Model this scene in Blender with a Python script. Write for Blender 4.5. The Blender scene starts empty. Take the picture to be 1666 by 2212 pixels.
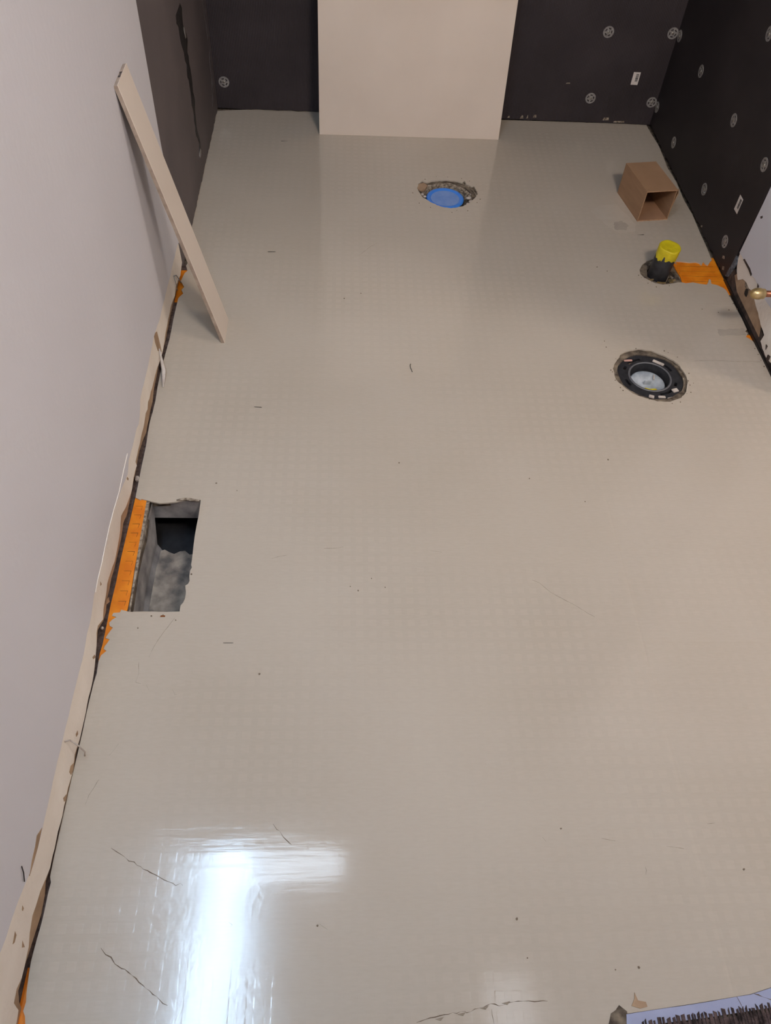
import bpy, bmesh, math, random
from mathutils import Vector, Matrix
from mathutils.geometry import delaunay_2d_cdt
S = bpy.context.scene
C = S.collection
random.seed(7)
R = math.radians
W = 1.524                                   # room width at the shower end, metres
CEIL = 2.40

# ---------------------------------------------------------------- camera, world, lights, exposure
cam = bpy.data.objects.new('camera', bpy.data.cameras.new('camera'))
C.objects.link(cam)
Rm = Matrix.Rotation(-0.0934, 3, 'Z') @ Matrix.Rotation(0.6677, 3, 'X') @ Matrix.Rotation(0.0832, 3, 'Z')
cam.matrix_world = Matrix.Translation((0.4337, -2.7979, 1.3138)) @ Rm.to_4x4()
cam.data.sensor_fit = 'VERTICAL'; cam.data.sensor_height = 24.0
cam.data.lens = 24.0 * 1705.76 / 2212.0
cam.data.clip_start = 0.02
S.camera = cam

world = bpy.data.worlds.new('world'); S.world = world
world.use_nodes = True
world.node_tree.nodes['Background'].inputs[0].default_value = (0.75, 0.82, 1, 1)
world.node_tree.nodes['Background'].inputs[1].default_value = 0.02

def area(name, loc, target, sx, sy, watts, color, spread=math.pi):
    l = bpy.data.lights.new(name, 'AREA'); l.shape = 'RECTANGLE'
    l.size, l.size_y = sx, sy; l.energy = watts; l.color = color; l.spread = spread
    o = bpy.data.objects.new(name, l); C.objects.link(o); o.location = loc
    o.rotation_euler = (Vector(target) - Vector(loc)).to_track_quat('-Z', 'Y').to_euler()
    return o
area('hall_ceiling_lamp', (1.12, -2.95, 2.36), (0.75, 0.0, 0.5), 0.40, 0.40, 24, (1.0, 0.86, 0.74), R(115))
area('side_room_lamp', (3.0, -2.25, 2.2), (0.0, -0.9, 0.4), 0.45, 0.35, 17, (1.0, 0.88, 0.76))

S.view_settings.view_transform = 'Standard'
S.view_settings.look = 'None'
S.view_settings.gamma = 1.0
S.view_settings.use_curve_mapping = False
S.view_settings.exposure = 0.0

# ---------------------------------------------------------------- helpers
def srgb(r, g, b):
    f = lambda c: ((c/255)/12.92 if c/255 <= 0.04045 else ((c/255+0.055)/1.055)**2.4)
    return (f(r), f(g), f(b), 1.0)

def mat(name, col, rough=0.7, col2=None, scale=20.0, stretch=(1, 1, 1), bump=0.0, bscale=None, metallic=0.0,
        detail=4.0, lo=0.35, hi=0.7, spec=0.5, trans=0.0, emit=None, estr=0.0, alpha=1.0):
    m = bpy.data.materials.new(name); m.use_nodes = True
    nt = m.node_tree; N = nt.nodes; L = nt.links; p = N['Principled BSDF']
    p.inputs['Roughness'].default_value = rough
    p.inputs['Metallic'].default_value = metallic
    p.inputs['Specular IOR Level'].default_value = spec
    p.inputs['Transmission Weight'].default_value = trans
    p.inputs['Alpha'].default_value = alpha
    tc = N.new('ShaderNodeTexCoord'); mp = N.new('ShaderNodeMapping')
    L.new(tc.outputs['Object'], mp.inputs[0]); mp.inputs['Scale'].default_value = stretch
    nz = N.new('ShaderNodeTexNoise'); nz.inputs['Scale'].default_value = scale; nz.inputs['Detail'].default_value = detail
    L.new(mp.outputs[0], nz.inputs['Vector'])
    cr = N.new('ShaderNodeValToRGB')
    c2 = col2 if col2 else tuple(c*0.86 for c in col[:3]) + (1,)
    cr.color_ramp.elements[0].position = lo; cr.color_ramp.elements[0].color = c2
    cr.color_ramp.elements[1].position = hi; cr.color_ramp.elements[1].color = col
    L.new(nz.outputs['Fac'], cr.inputs[0]); L.new(cr.outputs[0], p.inputs['Base Color'])
    if bump:
        nb = N.new('ShaderNodeTexNoise'); nb.inputs['Scale'].default_value = bscale or scale*3; nb.inputs['Detail'].default_value = 5
        L.new(mp.outputs[0], nb.inputs['Vector'])
        b = N.new('ShaderNodeBump'); b.inputs['Strength'].default_value = 1; b.inputs['Distance'].default_value = bump
        L.new(nb.outputs['Fac'], b.inputs['Height']); L.new(b.outputs[0], p.inputs['Normal'])
    if emit:
        p.inputs['Emission Color'].default_value = emit; p.inputs['Emission Strength'].default_value = estr
    return m

def link(name, bm, m, parent=None, smooth=False):
    bmesh.ops.recalc_face_normals(bm, faces=bm.faces)
    me = bpy.data.meshes.new(name); bm.to_mesh(me); bm.free()
    if smooth:
        for p in me.polygons: p.use_smooth = True
    ms = m if isinstance(m, (list, tuple)) else [m]
    for k in ms: me.materials.append(k)
    o = bpy.data.objects.new(name, me); C.objects.link(o)
    if parent: o.parent = parent
    return o
def struct(o): o['kind'] = 'structure'; return o
def tag(o, label, cat, group=None):
    o['label'] = label; o['category'] = cat
    if group: o['group'] = group
    return o
def thing(name, label, cat, loc, group=None, rot=(0, 0, 0)):
    o = bpy.data.objects.new(name, None); C.objects.link(o); o.location = loc; o.rotation_euler = rot
    o.empty_display_size = 0.05
    return tag(o, label, cat, group)

def add_box(bm, lo, hi, M=None):
    vs = []
    for z in (lo[2], hi[2]):
        for x, y in ((lo[0], lo[1]), (hi[0], lo[1]), (hi[0], hi[1]), (lo[0], hi[1])):
            v = Vector((x, y, z)); vs.append(bm.verts.new(M @ v if M else v))
    for f in ((3, 2, 1, 0), (4, 5, 6, 7), (0, 1, 5, 4), (1, 2, 6, 5), (2, 3, 7, 6), (3, 0, 4, 7)):
        bm.faces.new([vs[i] for i in f])
    return bm
def box(lo, hi, M=None): return add_box(bmesh.new(), lo, hi, M)

def area2(l): return 0.5*sum(l[i-1][0]*l[i][1]-l[i][0]*l[i-1][1] for i in range(len(l)))
def plate(outer, holes, a, b, axes='xy', bm=None):
    """solid plate: a 2D outline with holes, filled and given thickness a..b along the third axis"""
    bm = bm or bmesh.new()
    loops = [list(outer)] + [list(h) for h in holes]
    if area2(loops[0]) < 0: loops[0].reverse()
    for h in loops[1:]:
        if area2(h) > 0: h.reverse()
    pts = [Vector(p) for l in loops for p in l]; fs = []; k = 0
    for l in loops: fs.append(list(range(k, k+len(l)))); k += len(l)
    if holes:
        vo, eo, fo, ov, oe, of = delaunay_2d_cdt(pts, [], fs, 2, 1e-6)
    else:
        vo, eo, fo, ov, oe, of = delaunay_2d_cdt(pts, [], fs, 1, 1e-6)
    def P(v, t):
        return (v[0], v[1], t) if axes == 'xy' else ((t, v[0], v[1]) if axes == 'yz' else (v[0], t, v[1]))
    A = [bm.verts.new(P(v, a)) for v in vo]; B = [bm.verts.new(P(v, b)) for v in vo]
    cnt = {}
    for f in fo:
        for i in range(len(f)):
            e = (f[i-1], f[i]); cnt[tuple(sorted(e))] = cnt.get(tuple(sorted(e)), 0) + 1
    for f in fo:
        bm.faces.new([B[i] for i in f]); bm.faces.new([A[i] for i in reversed(f)])
        for i in range(len(f)):
            e = (f[i-1], f[i])
            if cnt[tuple(sorted(e))] == 1:
                bm.faces.new([A[e[0]], A[e[1]], B[e[1]], B[e[0]]])
    return bm

def circ(cx, cy, r, n=32, jag=0, ry=None):
    return [(cx+(r+random.uniform(-jag, jag))*math.cos(2*math.pi*i/n), cy+((ry or r)+random.uniform(-jag, jag))*math.sin(2*math.pi*i/n)) for i in range(n)]

def lathe(prof, n=40, c=(0, 0), bm=None, close=True, M=None):
    bm = bm or bmesh.new(); rings = []
    for r, z in prof:
        rings.append([bm.verts.new((M or Matrix()) @ Vector((c[0]+r*math.cos(2*math.pi*i/n), c[1]+r*math.sin(2*math.pi*i/n), z))) for i in range(n)])
    for a, b in zip(rings, rings[1:]):
        for i in range(n): bm.faces.new((a[i-1], a[i], b[i], b[i-1]))
    if close:
        if prof[0][0] > 1e-5: bm.faces.new(rings[0][::-1])
        if prof[-1][0] > 1e-5: bm.faces.new(rings[-1])
    bmesh.ops.remove_doubles(bm, verts=bm.verts, dist=1e-6)
    return bm

def tube(pts, r, n=8, bm=None):
    bm = bm or bmesh.new(); pts = [Vector(p) for p in pts]; rings = []
    for i, p in enumerate(pts):
        t = (pts[min(i+1, len(pts)-1)]-pts[max(i-1, 0)]).normalized()
        u = t.orthogonal().normalized() if not rings else (u - t*u.dot(t)).normalized()
        v = t.cross(u); rr = r[i] if isinstance(r, (list, tuple)) else r
        rings.append([bm.verts.new(p+u*rr*math.cos(2*math.pi*k/n)+v*rr*math.sin(2*math.pi*k/n)) for k in range(n)])
    for a, b in zip(rings, rings[1:]):
        for k in range(n): bm.faces.new((a[k-1], a[k], b[k], b[k-1]))
    bm.faces.new(rings[0][::-1]); bm.faces.new(rings[-1])
    return bm

def ribbon(pts, w, z0, z1, bm=None):
    """thin tapering raised line following a 2D path on the floor"""
    bm = bm or bmesh.new(); n = len(pts); L = []; Rr = []
    for i, p in enumerate(pts):
        a = Vector(pts[max(i-1, 0)]); b = Vector(pts[min(i+1, n-1)]); t = (b-a).normalized(); q = Vector((-t.y, t.x))
        ww = w*(0.35 if i in (0, n-1) else random.choice((0.12, 0.5, 0.8, 1.0, 1.3)))/2
        L.append(Vector(p)+q*ww); Rr.append(Vector(p)-q*ww)
    return plate(L+Rr[::-1], [], z0, z1, bm=bm)

def jitter_path(pts, step=0.008, amp=0.0008):
    out = []
    for a, b in zip(pts, pts[1:]):
        a = Vector(a); b = Vector(b); d = (b-a).length; n = max(1, int(d/step)); q = Vector((-(b-a).y, (b-a).x)).normalized()
        for i in range(n):
            out.append(tuple(a.lerp(b, i/n)+q*(random.uniform(-amp, amp) if i else 0)))
    out.append(tuple(pts[-1])); return out

# ---------------------------------------------------------------- traced outlines (metres; floor x,y / wall y,z)
STRIP_TOP = [(-0.9345, 0.0869), (-1.0392, 0.0881), (-1.0909, 0.0872), (-1.1693, 0.0894), (-1.2071, 0.0905), (-1.2601, 0.0905), (-1.2899, 0.0964), (-1.3343, 0.1012), (-1.3786, 0.0988), (-1.4233, 0.0951), (-1.4745, 0.0959), (-1.5112, 0.0969), (-1.5389, 0.0944), (-1.5676, 0.0752), (-1.5868, 0.0693), (-1.6086, 0.0761), (-1.6325, 0.0757), (-1.656, 0.0753), (-1.7014, 0.0796), (-1.727, 0.0672), (-1.7477, 0.0725), (-1.7857, 0.0847), (-1.8182, 0.0913), (-1.8719, 0.0991), (-1.9244, 0.0939), (-1.97, 0.0966), (-2.0111, 0.098), (-2.0382, 0.0962), (-2.0747, 0.0861), (-2.1086, 0.0875), (-2.1392, 0.0813), (-2.1554, 0.0804), (-2.1817, 0.0832), (-2.2125, 0.0846), (-2.255, 0.0839), (-2.293, 0.0857), (-2.3162, 0.0853), (-2.3466, 0.0862), (-2.3788, 0.0849), (-2.3968, 0.0848), (-2.4323, 0.0842), (-2.4603, 0.0843), (-2.4849, 0.0864), (-2.5069, 0.0987), (-2.5263, 0.1078), (-2.5428, 0.1144), (-2.5634, 0.121), (-2.5823, 0.1244), (-2.6031, 0.1331)]
STRIP_BOT = [(-0.9067, 0.0462), (-0.9054, 0.0223), (-0.9695, 0.0083), (-1.0419, 0.0253), (-1.0696, 0.0167), (-1.1246, 0.0292), (-1.1766, 0.0277), (-1.2279, 0.0254), (-1.268, 0.0181), (-1.3006, 0.0168), (-1.3612, 0.0291), (-1.3809, 0.0309), (-1.4212, 0.0329), (-1.4514, 0.0366), (-1.4731, 0.0355), (-1.4881, 0.0399), (-1.5038, 0.0321), (-1.5231, 0.0381), (-1.5484, 0.033), (-1.579, 0.034), (-1.6062, 0.032), (-1.6284, 0.0339), (-1.6643, 0.0338), (-1.6627, 0.0201), (-1.6811, 0.0246), (-1.6989, 0.0243), (-1.724, 0.0177), (-1.7526, 0.0222), (-1.782, 0.0299), (-1.8202, 0.0469), (-1.8461, 0.0337), (-1.8843, 0.0272), (-1.9154, 0.0261), (-1.9482, 0.0349), (-1.9752, 0.0396), (-1.998, 0.032), (-2.0249, 0.0284), (-2.0402, 0.0193), (-2.065, 0.0387), (-2.0788, 0.0378), (-2.0974, 0.0222), (-2.1313, 0.0078), (-2.1627, 0.0022), (-2.1877, 0.0049), (-2.2147, 0.002), (-2.2375, 0.0023), (-2.2632, 0.0029), (-2.293, 0.0115), (-2.3215, 0.0026), (-2.3456, 0.0085), (-2.3632, 0.008), (-2.3888, 0.006), (-2.4156, 0.0106), (-2.4399, 0.0087), (-2.4691, 0.0099), (-2.4872, 0.0196), (-2.5061, 0.0301), (-2.5277, 0.0353), (-2.5409, 0.0402), (-2.5627, 0.0354), (-2.5782, 0.0269), (-2.6028, 0.0258), (-2.6165, 0.0271), (-2.6311, 0.0376), (-2.6477, 0.0359), (-2.6532, 0.0113), (-2.6669, 0.0081)]
TAN_BOT = [(-0.9063, 0.0215), (-0.9713, 0.0067), (-1.0327, 0.0098), (-1.1073, 0.0145), (-1.1785, 0.0118), (-1.2384, 0.0095), (-1.2985, 0.012), (-1.3433, 0.0191), (-1.3675, 0.0174), (-1.4133, 0.0155), (-1.4536, 0.0052), (-1.4867, 0.0065), (-1.5098, 0.0042), (-1.5293, 0.0047), (-1.5456, 0.0021), (-1.5696, 0.0094), (-1.5896, 0.0142), (-1.62, 0.0203), (-1.653, 0.0181), (-1.6743, 0.0153), (-1.7032, 0.0157), (-1.7314, 0.0115), (-1.7841, 0.0096), (-1.8199, 0.0205), (-1.8501, 0.0128), (-1.8903, 0.0137), (-1.9201, 0.0138), (-1.9481, 0.0189), (-1.9705, 0.0161), (-1.9928, 0.0171), (-2.0182, 0.0073), (-2.0399, 0.012), (-2.0688, 0.0319), (-2.0947, 0.0173), (-2.1301, 0.0053), (-2.1866, 0.0025), (-2.2365, -0.0001), (-2.2613, -0.0018), (-2.2907, 0.0014), (-2.3182, -0.0065), (-2.3425, -0.0004), (-2.3603, -0.0009), (-2.3881, 0.0039), (-2.415, 0.0085), (-2.4394, 0.0066), (-2.4681, 0.0058), (-2.4879, 0.0117), (-2.5056, 0.0019), (-2.5297, -0.0012), (-2.55, 0.0054), (-2.5698, 0.0118), (-2.5877, 0.0169), (-2.6023, 0.0221), (-2.6203, 0.0219), (-2.6318, 0.0249), (-2.6439, 0.0108), (-2.6512, -0.0078), (-2.6655, -0.0071)]
FL_LEFT = [(-0.0054, -0.0178), (-0.0057, -0.0907), (-0.0069, -0.1801), (-0.0081, -0.2658), (-0.0096, -0.3453), (-0.0082, -0.4216), (-0.0079, -0.4979), (-0.0069, -0.5661), (-0.0063, -0.6395), (-0.0043, -0.7005), (-0.002, -0.7942), (-0.0001, -0.8811), (0.0094, -0.8958), (0.0052, -0.9132), (0.0119, -0.9363), (0.0058, -0.9471), (0.0023, -0.9681), (0.0005, -0.9826), (0.0124, -1.0086), (0.0067, -1.0209), (0.0136, -1.0366), (0.0057, -1.0509), (0.0032, -1.0588), (0.0023, -1.1413), (0.0036, -1.218), (0.0011, -1.281), (-0.0012, -1.3498), (-0.0002, -1.4014), (0.0016, -1.4421), (0.001, -1.4802), (-0.0007, -1.51), (0.0006, -1.5521), (0.0024, -1.5832), (0.0025, -1.6219), (0.0025, -1.6596), (0.0033, -1.6885), (0.0035, -1.7257), (0.004, -1.7345), (0.0146, -1.7406), (0.0171, -1.7381), (0.0301, -1.7417), (0.0412, -1.7453), (0.056, -1.7488), (0.0721, -1.7473), (0.089, -1.7446), (0.1028, -1.7394), (0.1217, -1.7366), (0.1403, -1.7389), (0.1406, -1.7822), (0.1396, -1.8063), (0.139, -1.8324), (0.1394, -1.8591), (0.1406, -1.8919), (0.1403, -1.9042), (0.1429, -1.9108), (0.1401, -1.9174), (0.1401, -1.9316), (0.1423, -1.9424), (0.1396, -1.9499), (0.1347, -1.9531), (0.1385, -1.969), (0.1383, -1.9816), (0.1361, -1.9919), (0.1317, -1.9981), (0.1317, -2.0114), (0.1076, -2.0125), (0.0815, -2.0116), (0.0556, -2.0117), (0.0386, -2.0127), (0.0222, -2.0077), (0.0207, -2.0138), (0.0089, -2.0148), (0.0074, -2.0209), (0.0165, -2.0239), (0.0097, -2.0289), (0.005, -2.0358), (0.0072, -2.0428), (0.0138, -2.0467), (0.01, -2.0535), (0.0066, -2.0623), (0.0043, -2.0681), (0.0124, -2.071), (0.009, -2.0796), (0.0059, -2.0854), (0.0053, -2.091), (0.011, -2.0948), (0.0069, -2.0995), (0.0028, -2.1042), (0.0008, -2.1154), (0.0023, -2.1401), (0.0005, -2.1599), (-0.0004, -2.1915), (-0.0006, -2.2181), (-0.0003, -2.2465), (-0.0007, -2.2925), (-0.0019, -2.3297), (-0.0022, -2.3694), (-0.0025, -2.4076), (-0.0025, -2.4458), (-0.0018, -2.4792), (0.0014, -2.4871), (0.0007, -2.5052), (0.001, -2.5268), (0.0005, -2.5448), (-0.0007, -2.5594), (-0.0018, -2.5768), (-0.0026, -2.5921), (-0.0015, -2.61), (0.0008, -2.6321), (0.0028, -2.6427), (0.0016, -2.6531), (0.0057, -2.6598), (0.0102, -2.6755)]
FL_RIGHT = [(1.5132, 0.0062), (1.5156, -0.0543), (1.5224, -0.1483), (1.5198, -0.2176), (1.5157, -0.2908), (1.5231, -0.3838), (1.5188, -0.4927), (1.5242, -0.5722), (1.5207, -0.6641), (1.5194, -0.7447), (1.516, -0.8152), (1.5077, -0.8247), (1.4974, -0.8412), (1.491, -0.8347), (1.4886, -0.8234), (1.4778, -0.8421), (1.474, -0.8309), (1.4655, -0.8267), (1.4452, -0.83), (1.4254, -0.8264), (1.4036, -0.8251), (1.4042, -0.8387), (1.3956, -0.8186), (1.3818, -0.8078), (1.3587, -0.8112), (1.3374, -0.8191), (1.3185, -0.8292), (1.3003, -0.8481), (1.2863, -0.8734), (1.2844, -0.8934), (1.2911, -0.9106), (1.3043, -0.9231), (1.3174, -0.9354), (1.3374, -0.941), (1.3628, -0.9356), (1.3862, -0.9281), (1.3971, -0.9277), (1.4068, -0.9315), (1.4284, -0.9263), (1.4471, -0.932), (1.4663, -0.9354), (1.4729, -0.9265), (1.4807, -0.9088), (1.4849, -0.9129), (1.4812, -0.9305), (1.497, -0.9363), (1.5109, -0.9485), (1.5165, -0.9611), (1.5193, -1.0175), (1.5221, -1.0841), (1.5214, -1.1311), (1.5137, -1.139), (1.519, -1.1465), (1.5089, -1.1621), (1.5167, -1.1694), (1.5233, -1.1805), (1.5238, -1.2212), (1.5254, -1.2538), (1.5261, -1.3137)]
FL_BACK = [(-0.0061, -0.0112), (0.0457, -0.0069), (0.14, 0.0077), (0.2356, 0.0157), (0.3082, 0.008), (0.3486, 0.0012), (0.9923, -0.0011), (1.1002, 0.0008), (1.2673, 0.0038), (1.4022, 0.0077), (1.5132, 0.0062)]
BLUE_HOLE = [(0.6656, -0.4716), (0.6729, -0.4438), (0.6855, -0.4291), (0.6983, -0.4366), (0.7166, -0.4271), (0.7408, -0.42), (0.7677, -0.4182), (0.7926, -0.4222), (0.8125, -0.4321), (0.8195, -0.4205), (0.8267, -0.4395), (0.8388, -0.4525), (0.848, -0.4492), (0.8532, -0.4708), (0.8549, -0.4978), (0.844, -0.5199), (0.8237, -0.5502), (0.8003, -0.5698), (0.765, -0.5822), (0.7328, -0.5737), (0.707, -0.5545), (0.6801, -0.5245), (0.6715, -0.4956)]
FLANGE_HOLE = [(1.1195, -1.298), (1.1325, -1.2731), (1.1524, -1.2423), (1.1789, -1.227), (1.205, -1.22), (1.2369, -1.2251), (1.2633, -1.2423), (1.2853, -1.2613), (1.2968, -1.2822), (1.3025, -1.3151), (1.3006, -1.3441), (1.2884, -1.3763), (1.2688, -1.4014), (1.2379, -1.4152), (1.2052, -1.4144), (1.1788, -1.4038), (1.1501, -1.3874), (1.132, -1.3639), (1.1186, -1.3391)]
FLANGE_RING = [(1.1361, -1.2955), (1.2919, -1.334), (1.2284, -1.2305), (1.1916, -1.3951), (1.2141, -1.3157)]
FLANGE_CAP = [(1.2156, -1.3087), (1.1718, -1.3047), (1.2567, -1.323)]
ORANGE_STRIP = [(0.003, -1.7321), (0.0136, -1.7382), (0.0161, -1.7357), (0.029, -1.738), (0.03, -1.7873), (0.0305, -1.8313), (0.0308, -1.9062), (0.0332, -1.9739), (0.0329, -2.0079), (0.0236, -2.019), (0.0262, -2.0341), (0.0213, -2.0635), (0.0152, -2.0989), (0.0051, -2.1026), (-0.0002, -2.1138), (-0.0006, -2.0989), (0.0008, -2.0799), (0.0005, -2.0331), (-0.0001, -1.9927), (0.001, -1.9455), (0.0002, -1.8909), (0.001, -1.8432), (0.002, -1.7888)]
DUCT_OPEN = [(0.0337, -1.7404), (0.1456, -1.7338), (0.1439, -1.8818), (0.1381, -2.0205), (0.0382, -2.0157), (0.039, -1.9944), (0.0353, -1.9082), (0.0366, -1.86), (0.0388, -1.8334), (0.0349, -1.7602)]
CRACKS = [[(0.093, -2.5774), (0.1012, -2.5859), (0.1098, -2.5896), (0.1166, -2.598), (0.1268, -2.604), (0.1322, -2.6053), (0.1433, -2.613), (0.1545, -2.6219), (0.1655, -2.6295), (0.1763, -2.6371), (0.187, -2.6441), (0.1922, -2.6486), (0.1989, -2.651)], [(0.0822, -2.4387), (0.0917, -2.4444), (0.1019, -2.45), (0.1125, -2.4583), (0.1212, -2.4598), (0.1262, -2.4646), (0.1483, -2.4756), (0.1634, -2.4825), (0.1783, -2.4893), (0.1895, -2.4948), (0.1961, -2.4916), (0.2, -2.4949)], [(0.3315, -2.4054), (0.3379, -2.4141), (0.3425, -2.4163), (0.3488, -2.4257), (0.3565, -2.4328), (0.3626, -2.4378)], [(0.5485, -2.6794), (0.5618, -2.6759), (0.5884, -2.6709), (0.6185, -2.6677), (0.6203, -2.6694), (0.6387, -2.6642), (0.656, -2.659), (0.6677, -2.6621), (0.6828, -2.6585), (0.7032, -2.6572), (0.7199, -2.6581), (0.7387, -2.658)], [(0.6566, -2.6658), (0.657, -2.6742), (0.6585, -2.6836)], [(0.1249, -2.0256), (0.1167, -2.0406), (0.1073, -2.0583), (0.1027, -2.068), (0.0936, -2.0911), (0.0895, -2.108)], [(0.0637, -2.2706), (0.0592, -2.2794), (0.052, -2.2905)], [(0.0431, -2.3309), (0.038, -2.343), (0.0317, -2.3565), (0.0289, -2.3712)], [(0.8206, -1.9363), (0.8338, -1.9429), (0.8537, -1.9657), (0.8747, -1.9796), (0.9036, -1.9997), (0.9195, -2.0133), (0.9317, -2.0216)], [(0.0728, -2.1173), (0.0765, -2.1403), (0.0736, -2.1574), (0.083, -2.1602)], [(0.0931, -2.1629), (0.0995, -2.1727)], [(0.1406, -2.1719), (0.146, -2.1817), (0.1491, -2.1808)], [(0.4799, -0.8424), (0.4932, -0.826), (0.5134, -0.7977), (0.5338, -0.7782)], [(1.0441, -2.4144), (1.0578, -2.4131)], [(0.4091, -2.5517), (0.4161, -2.5562), (0.4216, -2.5594)], [(0.7659, -2.4313), (0.7708, -2.4385)], [(0.9243, -2.4794), (0.9254, -2.4842), (0.9223, -2.4911)], [(0.8627, -2.4347), (0.8847, -2.4393)], [(0.9668, -2.4483), (0.9889, -2.4515), (0.9947, -2.453)], [(1.3396, -1.2632), (1.3894, -1.2598), (1.4626, -1.2611), (1.5305, -1.2608)], [(0.2741, -2.5467), (0.2799, -2.5505), (0.2774, -2.553)], [(0.6432, -1.8697), (0.6196, -1.8664)], [(0.4021, -1.8625), (0.4303, -1.8611), (0.4416, -1.8575)], [(0.298, -1.8885), (0.3097, -1.8839), (0.328, -1.8792)]]
MARKS = [[(0.2267, -0.209), (0.248, -0.2075)], [(0.2226, -0.8371), (0.2459, -0.836)], [(0.2311, -1.4578), (0.2494, -1.4589)], [(0.2201, -2.0786), (0.2388, -2.0786)], [(1.3214, -0.6969), (1.3422, -0.6934)]]
SPECKS = [(0.2136, -1.7124), (0.1675, -1.6924), (0.4557, -1.9536), (0.4712, -1.9632), (0.498, -1.9349), (0.5241, -1.9554), (0.8531, -1.6683), (1.0432, -1.6084), (1.1189, -1.1924), (1.1189, -1.2162), (1.1634, -0.8658), (1.1893, -0.8845), (0.4849, -1.0169), (0.9664, -1.7327), (0.7086, -2.5502), (0.4064, -2.5541), (0.1273, -2.0306), (0.1018, -2.0206), (0.0805, -2.0217), (0.0598, -2.0476), (0.144, -1.9272), (1.3032, -1.339), (1.3038, -1.3541), (1.2774, -0.9003), (1.283, -0.911), (0.4401, -1.041), (0.5642, -1.6268), (0.2909, -2.1417), (0.8463, -2.6207), (0.8817, -2.6184), (0.7175, -2.603), (0.7984, -2.4186), (1.0838, -2.4853), (1.4211, -1.0479), (1.4631, -1.0604), (1.4965, -1.049)]
R_TOP = [(-0.9249, 0.0999), (-0.9567, 0.1009), (-0.9847, 0.1012), (-1.0304, 0.0998), (-1.0514, 0.1045), (-1.077, 0.1027), (-1.1089, 0.1014), (-1.1439, 0.103), (-1.1809, 0.1052)]
R_BOT = [(-0.9293, 0.0838), (-0.9494, 0.0591), (-0.9754, 0.0459), (-0.997, 0.0643), (-1.0218, 0.0702), (-1.0441, 0.0685), (-1.0681, 0.0743), (-1.0986, 0.066), (-1.1355, 0.0585), (-1.1691, 0.0474), (-1.2057, 0.0423), (-1.204, 0.0211), (-1.2265, 0.0154), (-1.2623, 0.0135), (-1.2912, 0.0218)]
R_TAN = [(-0.9475, 0.0412), (-0.9578, 0.056), (-0.997, 0.0643), (-1.0218, 0.0702), (-1.0441, 0.0685), (-1.0681, 0.0743), (-1.0986, 0.066), (-1.1355, 0.0585), (-1.1691, 0.0474), (-1.1862, 0.0202), (-1.0629, 0.0207), (-0.9947, 0.0218)]
R_BOARD = [(-0.9263, 0.2978), (-0.9266, 0.2192), (-0.9155, 0.1038), (-0.9196, 0.0816), (-0.9171, 0.0576), (-0.9145, 0.0332), (-0.9087, 0.0107)]
R_FOAM = [(-0.9165, 0.084), (-0.9295, 0.0869), (-0.9349, 0.0669), (-0.9243, 0.0324), (-0.919, 0.0164), (-0.9077, 0.0115), (-0.9114, 0.0356), (-0.9162, 0.0616)]
RW = [(-0.2751, 0.2988), (-0.2548, 0.067), (-0.6012, 0.3055), (-0.5867, 0.0915), (-0.8556, 0.3127), (-0.8291, 0.0707), (-0.6086, 0.5299), (-0.0203, 0.3004), (-0.0051, 0.0721), (-0.8171, 0.178)]
BW = [(0.0294, 0.0898), (1.2931, 0.2957), (1.5123, 0.3005), (1.2878, 0.0857), (1.5077, 0.0801), (1.4249, 0.157)]
BLAB = [(1.4154, 0.1775), (1.4384, 0.1755), (1.4382, 0.1348), (1.4121, 0.1353)]
RLAB = [(-0.8036, 0.1976), (-0.8302, 0.1994), (-0.8272, 0.1577), (-0.8013, 0.1547)]
LSM = [(-0.4824, 0.4783), (-0.4729, 0.4308), (-0.4604, 0.3919), (-0.4544, 0.3544), (-0.4488, 0.2787), (-0.4475, 0.2139), (-0.4609, 0.1532), (-0.4342, 0.1051), (-0.4472, 0.0832)]
LW = [(-0.4512, 0.3999)]
LDRY = [(-0.9344, 0.6551), (-0.9397, 0.3523), (-0.9053, 0.0721)]
TH = [(0.6138, -2.6826), (0.8502, -2.6758), (0.8595, -2.6737), (0.9529, -2.6656), (1.0388, -2.656), (1.0736, -2.648), (1.0664, -2.6693), (0.8489, -2.688)]
TEARS =  [[(-2.571, 0.0951), (-2.574, 0.0867), (-2.5831, 0.0872), (-2.5862, 0.0925)], [(-2.576, 0.0585), (-2.5791, 0.0497), (-2.5815, 0.0434), (-2.5838, 0.0541)], [(-2.5378, 0.09), (-2.5397, 0.0822), (-2.5435, 0.0833), (-2.5432, 0.0877)], [(-2.1141, 0.0222), (-2.1154, 0.0142), (-2.1243, 0.0241), (-2.1242, 0.031)], [(-2.2564, 0.0239), (-2.2603, 0.0176), (-2.2676, 0.0236), (-2.265, 0.0289)], [(-2.3054, 0.0071), (-2.3145, 0.0025), (-2.3257, 0.0078), (-2.3254, 0.0196), (-2.3153, 0.0193)], [(-2.3578, 0.0096), (-2.3636, 0.0048), (-2.3707, 0.0129), (-2.3675, 0.021)], [(-1.3311, 0.1039), (-1.3006, 0.0873), (-1.2974, 0.0456), (-1.2994, 0.0244), (-1.3278, 0.0515), (-1.3349, 0.0825)], [(-1.9898, 0.0157), (-1.9934, 0.0048), (-2.0084, 0.0194), (-2.004, 0.027)], [(-1.7314, 0.0635), (-1.7273, 0.053), (-1.7326, 0.0533), (-1.7373, 0.0632)], [(-1.9956, 0.0788), (-1.9949, 0.0684), (-2.0021, 0.0734)]]
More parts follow.
